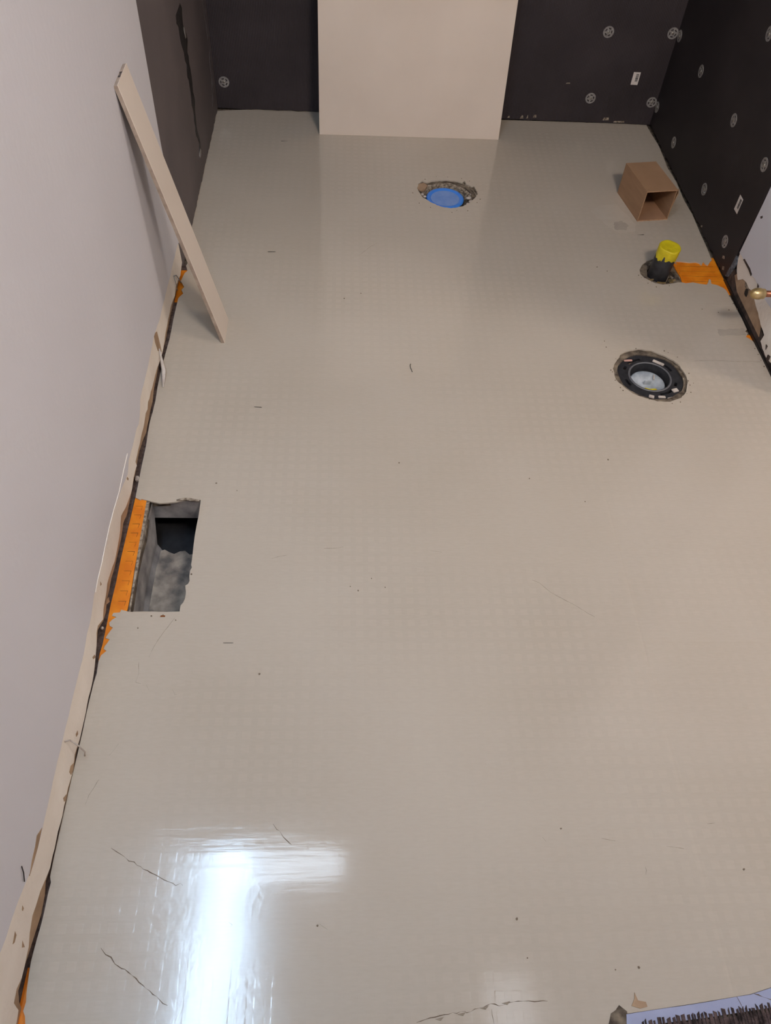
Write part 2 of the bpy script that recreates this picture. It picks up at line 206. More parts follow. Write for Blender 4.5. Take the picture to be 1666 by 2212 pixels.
RT =  [[(-0.9587, 0.0994), (-0.9631, 0.1053), (-1.0094, 0.1067), (-1.0305, 0.1027), (-1.0274, 0.0961), (-1.0031, 0.0994)], [(-1.0731, 0.1056), (-1.0848, 0.1054), (-1.0926, 0.0967), (-1.0809, 0.0968)], [(-1.2337, 0.0351), (-1.2427, 0.0366), (-1.2434, 0.025)], [(-1.2615, 0.0252), (-1.2737, 0.0296), (-1.2762, 0.0195), (-1.2642, 0.0121)], [(-0.9449, 0.2197), (-0.9534, 0.2275), (-0.9582, 0.2238), (-0.9519, 0.2173)]]
BC =  [[(-0.849, 0.0386), (-0.8597, 0.0443), (-0.8647, 0.037), (-0.853, 0.0322)], [(-0.8712, 0.0185), (-0.8818, 0.0242), (-0.8879, 0.0162), (-0.8787, 0.0128)], [(-0.6552, 0.0133), (-0.6636, 0.0186), (-0.6681, 0.0152), (-0.6597, 0.0099)]]
SP2 =  [(1.5179, -1.2086), (1.5189, -1.2323), (1.5186, -1.2558), (1.5195, -1.2789), (1.5173, -1.0196), (1.5203, -1.044), (1.5169, -0.9864), (1.3838, -0.9065), (1.2958, -0.9364), (1.3158, -0.9526)]
RES = [(1.1996, -0.57), (1.2429, -0.5359), (1.2895, -0.5252), (1.3097, -0.5818), (1.330, -0.6392), (1.3173, -0.6775), (1.2684, -0.6924), (1.2402, -0.6568)]
WET = [(1.4388, -1.134), (1.515, -1.1273), (1.512, -1.1543), (1.4377, -1.1589)]
WET2 = [(1.262, -0.6309), (1.29, -0.6227), (1.3039, -0.650), (1.29, -0.6733), (1.2566, -0.6707)]

# ---------------------------------------------------------------- materials
def floor_material():
    m = bpy.data.materials.new('thinset_floor'); m.use_nodes = True
    nt = m.node_tree; N = nt.nodes; L = nt.links; p = N['Principled BSDF']
    tc = N.new('ShaderNodeTexCoord')
    def noise(sc, det, stretch=(1, 1, 1)):
        mp = N.new('ShaderNodeMapping'); mp.inputs['Scale'].default_value = stretch
        L.new(tc.outputs['Object'], mp.inputs[0])
        n = N.new('ShaderNodeTexNoise'); n.inputs['Scale'].default_value = sc; n.inputs['Detail'].default_value = det
        L.new(mp.outputs[0], n.inputs['Vector']); return n.outputs['Fac']
    def mth(op, a, b=None, c=None, clamp=False):
        n = N.new('ShaderNodeMath'); n.operation = op; n.use_clamp = clamp
        for i, v in enumerate((a, b, c)):
            if v is None: continue
            if isinstance(v, (int, float)): n.inputs[i].default_value = v
            else: L.new(v, n.inputs[i])
        return n.outputs[0]
    sep = N.new('ShaderNodeSeparateXYZ'); L.new(tc.outputs['Object'], sep.inputs[0])
    X, Y = sep.outputs[0], sep.outputs[1]
    # colour: cement grey-beige with faint blotches, fine grain and a few paler wiped patches
    cr = N.new('ShaderNodeValToRGB')
    cr.color_ramp.elements[0].position = 0.3; cr.color_ramp.elements[0].color = FLOOR_A
    cr.color_ramp.elements[1].position = 0.72; cr.color_ramp.elements[1].color = FLOOR_B
    mix = mth('ADD', mth('MULTIPLY', noise(2.2, 5), 0.7), mth('MULTIPLY', noise(60, 3, (1, 4, 1)), 0.3))
    L.new(mix, cr.inputs[0])
    # relief: square pockets of the mat below telegraphing through
    P = 0.0246
    sx = mth('SINE', mth('MULTIPLY', X, 2*math.pi/P)); sy = mth('SINE', mth('MULTIPLY', Y, 2*math.pi/P))
    gx = mth('MULTIPLY', mth('ADD', sx, 0.35), 3.0, clamp=True); gy = mth('MULTIPLY', mth('ADD', sy, 0.35), 3.0, clamp=True)
    grid = mth('MULTIPLY', gx, gy)
    mask = N.new('ShaderNodeMapRange'); L.new(noise(2.6, 3), mask.inputs[0])
    mask.inputs[1].default_value = 0.38; mask.inputs[2].default_value = 0.66; mask.inputs[3].default_value = 0.12; mask.inputs[4].default_value = 1
    relief = mth('MULTIPLY', grid, mask.outputs[0])
    streak = noise(16, 4, (0.35, 5, 1)); fine = noise(90, 4); broad = noise(3.0, 2)
    h = mth('MULTIPLY', relief, 0.000038)
    h = mth('ADD', h, mth('MULTIPLY', streak, 0.00012)); h = mth('ADD', h, mth('MULTIPLY', fine, 0.00005)); h = mth('ADD', h, mth('MULTIPLY', broad, 0.0016))
    # thin set feathers up a little towards the left wall
    e = mth('MAXIMUM', mth('SUBTRACT', 0.36, X), 0.0)
    h = mth('ADD', h, mth('MULTIPLY', mth('MULTIPLY', e, e), FEATHER))
    # overlapped mat seams
    def seam(d, on, depth=0.00024, w=0.004):
        s = mth('SUBTRACT', 1.0, mth('DIVIDE', mth('ABSOLUTE', d), w), clamp=True)
        return mth('MULTIPLY', mth('MULTIPLY', s, on), depth)
    right = mth('GREATER_THAN', X, 1.015); low = mth('LESS_THAN', Y, -1.1)
    h = mth('SUBTRACT', h, seam(mth('ADD', Y, 2.076), right)); h = mth('SUBTRACT', h, seam(mth('ADD', Y, 1.02), right, 0.00014))
    h = mth('SUBTRACT', h, seam(mth('ADD', Y, 1.252), mth('GREATER_THAN', X, 1.3), 0.00010))
    h = mth('SUBTRACT', h, seam(mth('SUBTRACT', X, 1.015), low, 0.00018))
    b = N.new('ShaderNodeBump'); b.inputs['Distance'].default_value = 1.0; b.inputs['Strength'].default_value = 1.0
    L.new(h, b.inputs['Height']); L.new(b.outputs[0], p.inputs['Normal'])
    mm = N.new('ShaderNodeMix'); mm.data_type = 'RGBA'; mm.blend_type = 'MULTIPLY'
    L.new(mth('MULTIPLY', mask.outputs[0], 0.8), mm.inputs[0]); L.new(cr.outputs[0], mm.inputs[6])
    gc = N.new('ShaderNodeMapRange'); L.new(grid, gc.inputs[0]); gc.inputs[3].default_value = 0.955; gc.inputs[4].default_value = 1.0  # grid lines darkened in the colour so the relief shading reads stronger
    L.new(gc.outputs[0], mm.inputs[7]); L.new(mm.outputs[2], p.inputs['Base Color'])
    rr = N.new('ShaderNodeMapRange'); L.new(noise(9, 5), rr.inputs[0])
    rr.inputs[3].default_value = FLOOR_ROUGH[0]; rr.inputs[4].default_value = FLOOR_ROUGH[1]; L.new(rr.outputs[0], p.inputs['Roughness'])
    p.inputs['Specular IOR Level'].default_value = 0.5
    return m
FLOOR_A = srgb(186, 174, 158); FLOOR_B = srgb(196, 185, 170); FLOOR_ROUGH = (0.07, 0.135); FEATHER = 0.155

def board_material(name, c1, c2, sx, sy):
    """black foam tile backer: fine woven ribs with dusty wear"""
    m = mat(name, c2, rough=0.62, col2=c1, scale=5, detail=8, lo=0.3, hi=0.75, spec=0.35)
    nt = m.node_tree; N = nt.nodes; L = nt.links; p = N['Principled BSDF']
    tc = N.new('ShaderNodeTexCoord'); w = N.new('ShaderNodeTexWave'); w.bands_direction = sx; w.inputs['Scale'].default_value = 60
    w.inputs['Distortion'].default_value = 1.2; w.inputs['Detail'].default_value = 3; L.new(tc.outputs['Object'], w.inputs[0])
    b = N.new('ShaderNodeBump'); b.inputs['Distance'].default_value = 0.0006; b.inputs['Strength'].default_value = sy
    L.new(w.outputs['Fac'], b.inputs['Height']); L.new(b.outputs[0], p.inputs['Normal'])
    return m

M_floor = floor_material()
M_drywall = mat('painted_drywall', srgb(222, 220, 226), 0.55, srgb(218, 216, 222), 3, bump=0.0006, bscale=60)
M_strip = mat('joint_compound', srgb(250, 241, 230), 0.85, srgb(238, 227, 215), 9, (1, 1, 1), bump=0.0012, bscale=70)
M_tan = mat('torn_drywall_paper', srgb(186, 156, 126), 0.9, srgb(160, 132, 106), 30, bump=0.0008)
M_gap = mat('dark_wall_cavity', srgb(92, 76, 70), 0.9, srgb(52, 43, 40), 60, bump=0.001)
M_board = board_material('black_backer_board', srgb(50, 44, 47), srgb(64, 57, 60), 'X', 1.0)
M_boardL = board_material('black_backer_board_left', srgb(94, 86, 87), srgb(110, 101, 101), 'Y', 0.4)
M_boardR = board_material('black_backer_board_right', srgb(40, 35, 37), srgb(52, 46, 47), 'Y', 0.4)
M_foam = mat('foam_core', srgb(120, 128, 138), 0.8, srgb(70, 76, 84), 120, bump=0.0005)
M_tile = mat('porcelain_tile', srgb(230, 215, 200), 0.45, srgb(220, 205, 190), 3.5, detail=7)
M_tile_edge = mat('porcelain_body', srgb(176, 158, 142), 0.75, srgb(150, 132, 118), 60, bump=0.0004)
M_orange = mat('orange_membrane', srgb(246, 150, 30), 0.55, srgb(226, 122, 12), 30, bump=0.0004)
M_orange_dark = mat('orange_crease', srgb(158, 92, 28), 0.7, srgb(110, 60, 20), 80)
M_membrane = mat('brown_mat_edge', srgb(112, 94, 88), 0.8, srgb(70, 58, 56), 140, (1, 1, 1), bump=0.0015, bscale=150)
M_sub = mat('dusty_subfloor', srgb(140, 126, 108), 0.9, srgb(70, 60, 52), 55, bump=0.003)
M_mortar = mat('rough_mortar', srgb(186, 172, 154), 0.9, srgb(112, 99, 86), 130, bump=0.003, lo=0.38, hi=0.62)
M_pit = mat('dark_pit', srgb(60, 52, 46), 0.9, srgb(24, 20, 18), 50, bump=0.003)
M_blue = mat('blue_plastic', srgb(66, 142, 240), 0.45, srgb(54, 128, 228), 30)
M_blue_film = mat('dusty_blue_plastic', srgb(126, 160, 220), 0.5, srgb(106, 146, 214), 40)
M_black = mat('black_abs', srgb(52, 52, 56), 0.45, srgb(34, 34, 38), 50, bump=0.0004)
M_yellow = mat('yellow_tape', srgb(224, 206, 36), 0.45, srgb(204, 184, 26), 60, bump=0.0008, bscale=60)
M_card = mat('cardboard', srgb(168, 132, 100), 0.85, srgb(156, 121, 90), 12, (1, 1, 6))
M_card_in = mat('cardboard_inside', srgb(170, 130, 98), 0.9, srgb(150, 112, 84), 12, (1, 1, 6))
M_card_edge = mat('cardboard_edge', srgb(196, 156, 122), 0.9, srgb(170, 130, 98), 200)
M_washer = mat('galvanised_washer', srgb(178, 174, 170), 0.42, srgb(140, 136, 134), 120, metallic=0.35)
M_screw = mat('zinc_screw', srgb(205, 200, 190), 0.3, srgb(150, 145, 138), 120, metallic=0.8)
M_label = mat('white_label', srgb(226, 218, 212), 0.6, srgb(212, 204, 198), 60)
M_ink = mat('black_ink', srgb(44, 38, 38), 0.7)
M_mark = mat('pencil_mark', srgb(84, 78, 70), 0.8)
M_crack = mat('crack_grit', srgb(158, 145, 128), 0.9, srgb(142, 130, 114), 300)  # slightly darker than the floor, for faint cracks and flakes
M_crack_dark = mat('open_crack', srgb(128, 112, 96), 0.9, srgb(104, 90, 76), 300)
M_steel = mat('galvanised_duct', srgb(196, 192, 190), 0.6, srgb(120, 118, 120), 22, bump=0.0006, metallic=0.25, detail=10, lo=0.3, hi=0.68)
M_dust = mat('plaster_dust', srgb(184, 170, 154), 0.95, srgb(108, 102, 98), 30, bump=0.003, detail=10)
M_duct_shade = mat('duct_shade', srgb(44, 44, 48), 0.7, srgb(22, 22, 26), 30)  # near-black colour stands in for the shade deep inside the duct
M_brass = mat('brass', srgb(232, 208, 158), 0.36, srgb(196, 168, 112), 60, metallic=0.8)
M_copper = mat('copper', srgb(190, 128, 98), 0.4, srgb(150, 94, 70), 60, metallic=0.8)
M_clear = mat('clear_plastic', srgb(196, 202, 208), 0.18, srgb(150, 158, 166), 30, metallic=0.0, detail=3)
M_scrap = mat('pale_plaster_scrap', srgb(214, 206, 198), 0.8, srgb(180, 168, 160), 60, bump=0.001)
M_pink = mat('pink_scrap', srgb(214, 170, 158), 0.7)
M_rim = mat('grey_rim', srgb(104, 104, 108), 0.45)
M_grey = mat('grey_plastic_tie', srgb(140, 138, 138), 0.4)
M_lav = mat('lavender_paint', srgb(166, 172, 200), 0.6, srgb(154, 160, 190), 20, bump=0.0006)
M_carpet = mat('brown_edge_fibre', srgb(104, 86, 84), 0.95, srgb(40, 30, 30), 90, bump=0.004)
M_hall = mat('hall_wood', srgb(120, 98, 84), 0.6, srgb(92, 74, 62), 8, (1, 12, 1))
M_ceil = mat('ceiling_paint', srgb(226, 222, 216), 0.85)
M_sky = mat('daylight_pane', srgb(230, 240, 255), 0.5, emit=(0.54, 0.76, 1.0, 1), estr=36.0)
M_sky2 = mat('daylight_pane_shaded', srgb(230, 240, 255), 0.5, emit=(0.70, 0.84, 1.0, 1), estr=15.0)
M_glow = mat('lamp_glow_pane', srgb(230, 235, 245), 0.5, emit=(0.85, 0.9, 1.0, 1), estr=3.6)  # weak emission of the added glow panel, not daylight
M_frame = mat('ceiling_panel_frame', srgb(225, 225, 222), 0.5)

# ---------------------------------------------------------------- structure: floor
outer = [p for p in FL_LEFT]                                   # back to front along the left wall
outer += [(0.004, -3.05), (0.80, -3.05), (0.832, -2.70), (0.8502, -2.6758), (0.9529, -2.6656), (1.0388, -2.656), (1.0736, -2.648), (3.2, -2.50), (3.2, -1.34), (1.53, -1.34)]
outer += FL_RIGHT[::-1]
outer += [(x, y-0.0) for x, y in FL_BACK[1:-1]][::-1]
def dens(l, step=0.006, amp=0.0006):
    return jitter_path(l, step, amp)
BLUE_J = dens(BLUE_HOLE + [BLUE_HOLE[0]], 0.006, 0.0016)[:-1]
FLNG_J = dens(FLANGE_HOLE + [FLANGE_HOLE[0]], 0.007, 0.0012)[:-1]
left_n = len(FL_LEFT)
floor = struct(link('floor', plate(outer, [BLUE_J, FLNG_J], -0.004, 0.0), M_floor))

pit_blue = circ(0.757, -0.502, 0.083, 28, 0.003); pit_fl = circ(1.2135, -1.318, 0.083, 28, 0.002)
pit_pipe = circ(1.345, -0.887, 0.040, 24, 0.003)
duct_hole = DUCT_OPEN
struct(link('floor', plate([(-0.15, 0.02), (W+0.15, 0.02), (W+0.15, -1.34), (3.3, -1.34), (3.3, -3.9), (-0.15, -3.9)], [pit_blue, pit_fl, pit_pipe, duct_hole], -0.022, -0.0055), M_sub))
mem = link('mat_edge', plate([(-0.012, -0.9), (0.02, -0.9), (0.02, -1.735), (0.0, -1.735), (0.006, -2.015), (0.02, -2.02), (0.02, -3.0), (-0.012, -3.0)], [], -0.0055, -0.0042), M_membrane, floor)
mem['label'] = 'dark brown ribbed mat edge in the gap along the wall'

# cracks, pencil dashes and specks lying in the floor surface
for i, c in enumerate(CRACKS):
    dark = i in (0, 1, 2, 3)
    pts = jitter_path(c, 0.006, 0.0010 if dark else 0.0005)
    w = 0.0014 if i == 0 else (0.0011 if dark else 0.0007)
    o = link('crack', ribbon(pts, w, -0.0002, 0.00025), M_crack_dark if dark else M_crack, floor)
for a, b in MARKS:
    link('pencil_dash', ribbon([a, tuple(Vector(a).lerp(Vector(b), .15)), tuple(Vector(a).lerp(Vector(b), .85)), b], 0.0026, -0.0002, 0.0003), M_mark, floor)
# the lifted edge of the cement skim at the front crack
for x, y in ((0.575, -2.676), (0.607, -2.671), (0.640, -2.664), (0.672, -2.659)):
    link('lifted_flake', plate([(x, y), (x+0.013, y+0.0025), (x+0.008, y-0.0022)], [], 0, 0.0010), M_crack, floor)
bm = bmesh.new()
for x, y in SPECKS + SP2:
    r = random.uniform(0.0009, 0.0021); z = 0.0
    plate(circ(x, y, r, 6, r*0.4), [], 0.0, 0.0009, bm=bm)
random.seed(21)
for cx, cy, n, s in ((0.757, -0.5, 14, 0.105), (1.2135, -1.318, 18, 0.102), (1.345, -0.887, 7, 0.058)):
    for _ in range(n):
        a = random.uniform(0, 6.28); r = s*random.uniform(0.92, 1.08); q = random.uniform(0.0007, 0.0018)
        plate(circ(cx+r*math.cos(a), cy+r*math.sin(a), q, 6, q*0.4), [], 0.0, 0.0009, bm=bm)
o = tag(link('debris_specks', bm, M_crack_dark), 'scattered tiny brown crumbs lying over the grey cement floor', 'debris'); o['kind'] = 'stuff'

# ---------------------------------------------------------------- structure: walls
def ext(l, y0, zf):  # continue a traced wall line towards the camera
    return list(l) + [(y0, zf)]
def rough_line(l, amp=0.0012, step=0.012):
    return jitter_path(l, step, amp)
st_top = rough_line(ext(STRIP_TOP, -3.8, 0.13), 0.0012)
st_bot = rough_line(ext(STRIP_BOT, -3.8, 0.02), 0.0016)
tn_bot = rough_line([(y, min(z, 0.03)) for y, z in ext(TAN_BOT, -3.8, 0.01)], 0.0010)
YD = -0.928
wl_ = struct(link('wall_left', plate([(-0.935, CEIL), (-0.9347, 0.655), (-0.936, 0.352), (-0.9075, 0.074)] + st_top[1:] + [(-3.8, CEIL)], [], -0.0127, 0.0, 'yz'), M_drywall))
up = [(y, z+0.006) for y, z in st_top]
link('joint_compound_strip', plate(up + st_bot[::-1], [], -0.0120, -0.0012, 'yz'), M_strip, wl_)
up2 = [(y, z+0.012) for y, z in st_bot]
link('torn_paper', plate(up2 + tn_bot[::-1], [], -0.0115, -0.0028, 'yz'), M_tan, wl_)
link('backing', box((-0.05, -3.8, -0.02), (-0.0128, 0.02, CEIL)), M_gap, wl_)
for tpoly in TEARS:
    link('paper_tear', plate(tpoly, [], -0.0013, -0.0008, 'yz'), M_tan, wl_)
# caulk bead along the paint edge
bl = [(0.0002, y, z) for y, z in [(-1.6977, 0.0966), (-1.7468, 0.0957), (-1.7962, 0.093), (-1.8436, 0.0988), (-1.8879, 0.1014), (-1.9315, 0.0993), (-1.97, 0.0966), (-2.0077, 0.0974), (-2.0288, 0.0937)]]
link('caulk_bead', tube(bl, 0.0010, 6), M_strip, wl_)
link('paint_sliver', plate([(-2.4323, 0.0872), (-2.4477, 0.1012), (-2.4618, 0.0974), (-2.4807, 0.0974), (-2.5003, 0.0923), (-2.4843, 0.0891), (-2.4608, 0.0861)], [], -0.0005, 0.0004, 'yz'), M_tan, wl_)

def jag(y0, y1, z, amp, n):
    return [(y0+(y1-y0)*i/n, z+random.uniform(-amp, amp)) for i in range(n+1)]
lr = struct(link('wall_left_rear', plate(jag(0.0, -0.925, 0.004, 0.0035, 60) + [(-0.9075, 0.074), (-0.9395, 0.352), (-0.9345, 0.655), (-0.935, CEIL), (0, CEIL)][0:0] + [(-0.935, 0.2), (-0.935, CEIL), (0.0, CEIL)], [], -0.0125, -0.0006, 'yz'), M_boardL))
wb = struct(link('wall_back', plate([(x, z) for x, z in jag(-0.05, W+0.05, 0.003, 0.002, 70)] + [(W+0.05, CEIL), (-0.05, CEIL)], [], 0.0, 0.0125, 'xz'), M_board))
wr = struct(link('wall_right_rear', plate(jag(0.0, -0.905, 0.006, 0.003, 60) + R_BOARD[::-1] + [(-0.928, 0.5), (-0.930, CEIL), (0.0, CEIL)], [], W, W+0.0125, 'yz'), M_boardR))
fo = link('foam_edge', plate(R_FOAM, [], W-0.0008, W+0.004, 'yz'), M_foam, wr); fo['label'] = 'grey chipped foam edge'
# smears of sealant on the left board, a thin one along the corner
sm = [(-0.4824, 0.4783), (-0.4729, 0.4308), (-0.4604, 0.3919), (-0.4544, 0.3544), (-0.4488, 0.2787), (-0.4475, 0.2139), (-0.4609, 0.1532), (-0.4342, 0.1051), (-0.4472, 0.0832)]
M_smear = mat('black_sealant', srgb(34, 30, 30), 0.5, srgb(24, 21, 21), 60, bump=0.001)
def yz_ribbon(pts, ws, x0, x1, bm=None):
    L = [(y+w/2*random.uniform(.6, 1.3), z) for (y, z), w in zip(pts, ws)]; Rr = [(y-w/2*random.uniform(.6, 1.3), z) for (y, z), w in zip(pts, ws)]
    return plate(L+Rr[::-1], [], x0, x1, 'yz', bm)
dn = jitter_path(sm, 0.015, 0.003)
link('sealant_smear', yz_ribbon(dn, [0.085 if z > 0.36 else (0.05 if z > 0.2 else 0.028) for y, z in dn], -0.0006, 0.0002), M_smear, lr)
link('plaster_chip', yz_ribbon([(-0.452, 0.085), (-0.449, 0.074), (-0.453, 0.066)], [0.02, 0.035, 0.02], -0.0004, 0.0008), M_washer, lr)
link('plaster_chip', yz_ribbon([(-0.440, 0.42), (-0.436, 0.405), (-0.432, 0.39)], [0.008, 0.018, 0.008], -0.0004, 0.0012), M_washer, lr)
M_film = mat('grey_sealant_film', srgb(112, 106, 106), 0.5, srgb(88, 80, 80), 40)
for pts_, wd_ in (([(-0.05, 0.36), (-0.045, 0.30), (-0.04, 0.24)], 0.03), ([(-0.03, 0.20), (-0.05, 0.13), (-0.09, 0.06)], 0.045)):
    link('sealant_film', yz_ribbon(jitter_path(pts_, 0.015, 0.004), [wd_]*40, -0.0006, 0.0001), M_film, lr)
for (xa, za, xb, zb) in ((1.01, 0.008, 1.018, 0.016), (1.055, 0.007, 1.066, 0.018), (1.077, 0.008, 1.083, 0.02), (1.10, 0.012, 1.112, 0.022), (1.35, 0.012, 1.372, 0.022), (1.39, 0.006, 1.43, 0.012), (1.19, 0.13, 1.205, 0.134)):
    link('mortar_crumb', plate([(xa, za), (xb, za+0.001), (xb-0.002, zb), (xa+0.003, zb-0.001)], [], -0.0012, 0.0, 'xz'), M_mortar, wb)

# right drywall beyond the boards, with its torn base
rt = [(-0.926, 0.098)] + R_TOP[1:] + [(-1.30, 0.055), (-1.34, 0.05)]
wrf = struct(link('wall_right', plate([(-0.930, CEIL), (-0.930, 0.25)] + rough_line(rt, 0.0015) + [(-1.34, CEIL)], [], W, W+0.0127, 'yz'), M_drywall))
rb = rough_line(R_BOT + [(-1.34, 0.0)], 0.0015, 0.01)
link('joint_compound_strip', plate([(y, z+0.005) for y, z in rt] + rb[::-1], [], W+0.0014, W+0.012, 'yz'), M_strip, wrf)
link('torn_paper', plate(R_TAN, [], W+0.0030, W+0.011, 'yz'), M_tan, wrf)
link('backing', box((W+0.0128, -1.34, -0.02), (W+0.05, 0.02, CEIL)), M_gap, wrf)
link('cavity_fill', plate([(-0.915, 0.0), (-0.93, 0.05), (-1.0, 0.05), (-1.1, 0.05), (-1.25, 0.03), (-1.34, 0.03), (-1.34, -0.004)], [], W+0.004, W+0.0125, 'yz'), M_gap, wrf)
link('base_strip', plate([(-0.905, -0.004), (-0.915, 0.006), (-1.34, 0.0055), (-1.34, -0.004)], [], W+0.0005, W+0.004, 'yz'), M_smear, wrf)  # thin black strip along the gap at the wall base

for tpoly in RT:
    link('paper_tear', plate(tpoly, [], W-0.0004, W+0.0016, 'yz'), M_gap, wrf)
link('paint_flake', plate([(-1.000, 0.080), (-1.025, 0.086), (-1.050, 0.074), (-1.046, 0.060), (-1.020, 0.058)], [], W+0.0022, W+0.0032, 'yz'), M_mortar, wrf)
link('nail_hole', plate(circ(-1.040, 0.052, 0.010, 10, 0.003), [], W+0.0021, W+0.0031, 'yz'), M_pit, wrf)
for tpoly in BC:
    link('plaster_chip', plate(tpoly, [], W-0.0008, W, 'yz'), M_mortar, wr)

for nm, lo, hi, mt in (('wall_right', (W, -1.39, -0.02), (3.3, -1.341, CEIL), M_drywall), ('wall_right', (3.2, -3.9, -0.02), (3.3, -1.341, CEIL), M_drywall),
                       ('wall_front', (-0.05, -3.9, -0.02), (3.3, -3.8, CEIL), M_drywall)):
    struct(link(nm, box(lo, hi), mt))
# ceiling with an L of two skylight openings near the left wall
sky_a = [(0.03, -2.95), (0.15, -2.95), (0.15, -1.77), (0.03, -1.77)]
sky_b = [(0.157, -1.93), (0.46, -1.93), (0.46, -1.78), (0.157, -1.78)]
glow_c = [(1.05, -2.80), (1.24, -2.80), (1.24, -2.30), (1.05, -2.30)]  # added dim panel for a faint lamp glow on the floor, no skylight
struct(link('ceiling', plate([(-0.1, 0.1), (3.3, 0.1), (3.3, -3.95), (-0.1, -3.95)], [sky_a, sky_b, glow_c], CEIL, CEIL+0.06, 'xy'), M_ceil))
for k, (pl, mt) in enumerate(((sky_a, M_sky), (sky_b, M_sky2), (glow_c, M_glow))):
    x0, y0 = pl[0]; x1, y1 = pl[2]
    fr = struct(link('ceiling_panel_%d' % (k+1), plate([(x0-0.012, y0-0.012), (x1+0.012, y0-0.012), (x1+0.012, y1+0.012), (x0-0.012, y1+0.012)], [[(x0+.004, y0+.004), (x1-.004, y0+.004), (x1-.004, y1-.004), (x0+.004, y1-.004)]], CEIL+0.061, CEIL+0.075), M_frame))
    link('pane', box((x0-0.01, y0-0.01, CEIL+0.076), (x1+0.01, y1+0.01, CEIL+0.08)), mt, fr)

# ---------------------------------------------------------------- things
# large tile leaning on the back wall
th = math.asin(0.142/1.219)
t = thing('large_floor_tile', 'large cream rectangular porcelain tile standing upright against the black back wall', 'tile', (0.6575, -0.150, 0.0), rot=(-th, 0, R(0.9)))
bm = box((-0.305, 0.0, 0.0), (0.305, 0.0095, 1.219)); bmesh.ops.bevel(bm, geom=bm.edges[:], offset=0.0007, segments=1, affect='EDGES')
link('tile_face', bm, M_tile, t)

# narrow tile strip leaning on the left wall
base_y = -1.186; L_ = 0.63; thk = 0.009; wd = 0.094
ax = math.atan2(0.133, 0.61)
t = thing('tile_strip', 'narrow cream tile strip leaning diagonally against the white left wall', 'tile', (0.142, base_y, 0.0), rot=(0, -ax, 0))
outl = [(-wd/2, 0.0), (wd/2, 0.0), (wd/2, L_), (-wd/2, L_)]
bm = bmesh.new(); add_box(bm, (-0.0012, -wd/2, 0.0), (0.0, wd/2, L_))
link('glazed_face', bm, M_tile, t)
edge = [(wd/2, 0.0), (wd/2, L_), (-wd/2, L_)] + jitter_path([(-wd/2, L_), (-wd/2, 0.0)], 0.02, 0.0004)[1:]
bm = plate([(y, z) for y, z in edge], [], -thk, -0.0012, 'yz')
link('clay_body', bm, M_tile_edge, t)
bm = bmesh.new()
for k, (a, b) in enumerate(((-0.012, -0.004), (-0.001, 0.004), (0.006, 0.012))):
    add_box(bm, (-0.0068+0.0012*(k % 2), a, L_), (-0.0022, b, L_+0.0002))
link('ink_stamp', bm, M_ink, t)

# blue test cap in the rough drain hole
t = thing('shower_drain', 'blue capped shower drain in a ragged hole near the large leaning tile', 'drain', (0.752, -0.515, -0.02))
def rel(bm, t):
    bmesh.ops.translate(bm, verts=bm.verts, vec=-Vector(t.location)); return bm
random.seed(5)
link('hole_floor', rel(plate(circ(0.757, -0.502, 0.100, 28, 0.002), [], -0.060, -0.050), t), M_pit, t)
bm = bmesh.new()
lathe([(0.068, -0.050), (0.072, -0.012), (0.084, -0.009), (0.096, -0.0045)], 36, (0.757, -0.502), bm, close=False)
for v in bm.verts:
    v.co += Vector((random.uniform(-.0025, .0025), random.uniform(-.0025, .0025), random.uniform(-.002, .001)))
link('broken_mortar', rel(bm, t), M_mortar, t)
link('pipe_collar', rel(lathe([(0.0585, -0.05), (0.0605, -0.012), (0.0585, -0.009), (0.056, -0.012)], 40, (0.752, -0.515), close=False), t), M_black, t)
cap = link('test_cap', rel(lathe([(0.0, -0.0075), (0.044, -0.0075), (0.0475, -0.0045), (0.0535, -0.0035), (0.0582, -0.0055), (0.0585, -0.03), (0.0, -0.03)], 48, (0.752, -0.515), close=False), t), M_blue, t, True)
link('cap_film', rel(lathe([(0, -0.0068), (0.0445, -0.0068), (0.0448, -0.0074)], 40, (0.752, -0.515), close=False), t), M_blue_film, t)
bm = bmesh.new()
plate([(0.665, -0.470), (0.672, -0.445), (0.690, -0.436), (0.700, -0.452), (0.692, -0.472), (0.675, -0.482)], [], -0.008, -0.002, bm=bm)
rel(bm, t); link('mortar_chunk', bm, M_tan, t)
for px, py, s in ((0.826, -0.505, .008), (0.838, -0.485, .007), (0.832, -0.525, .007), (0.822, -0.540, .006), (0.848, -0.455, .007), (0.845, -0.500, .005), (0.690, -0.505, .006), (0.682, -0.492, .005)):
    bm = bmesh.new(); bmesh.ops.create_icosphere(bm, subdivisions=1, radius=s)
    for v in bm.verts: v.co = Vector((v.co.x*random.uniform(.7, 1.3)+px, v.co.y*random.uniform(.7, 1.2)+py, v.co.z*0.5-0.009))
    link('mortar_chunk', rel(bm, t), M_scrap, t)

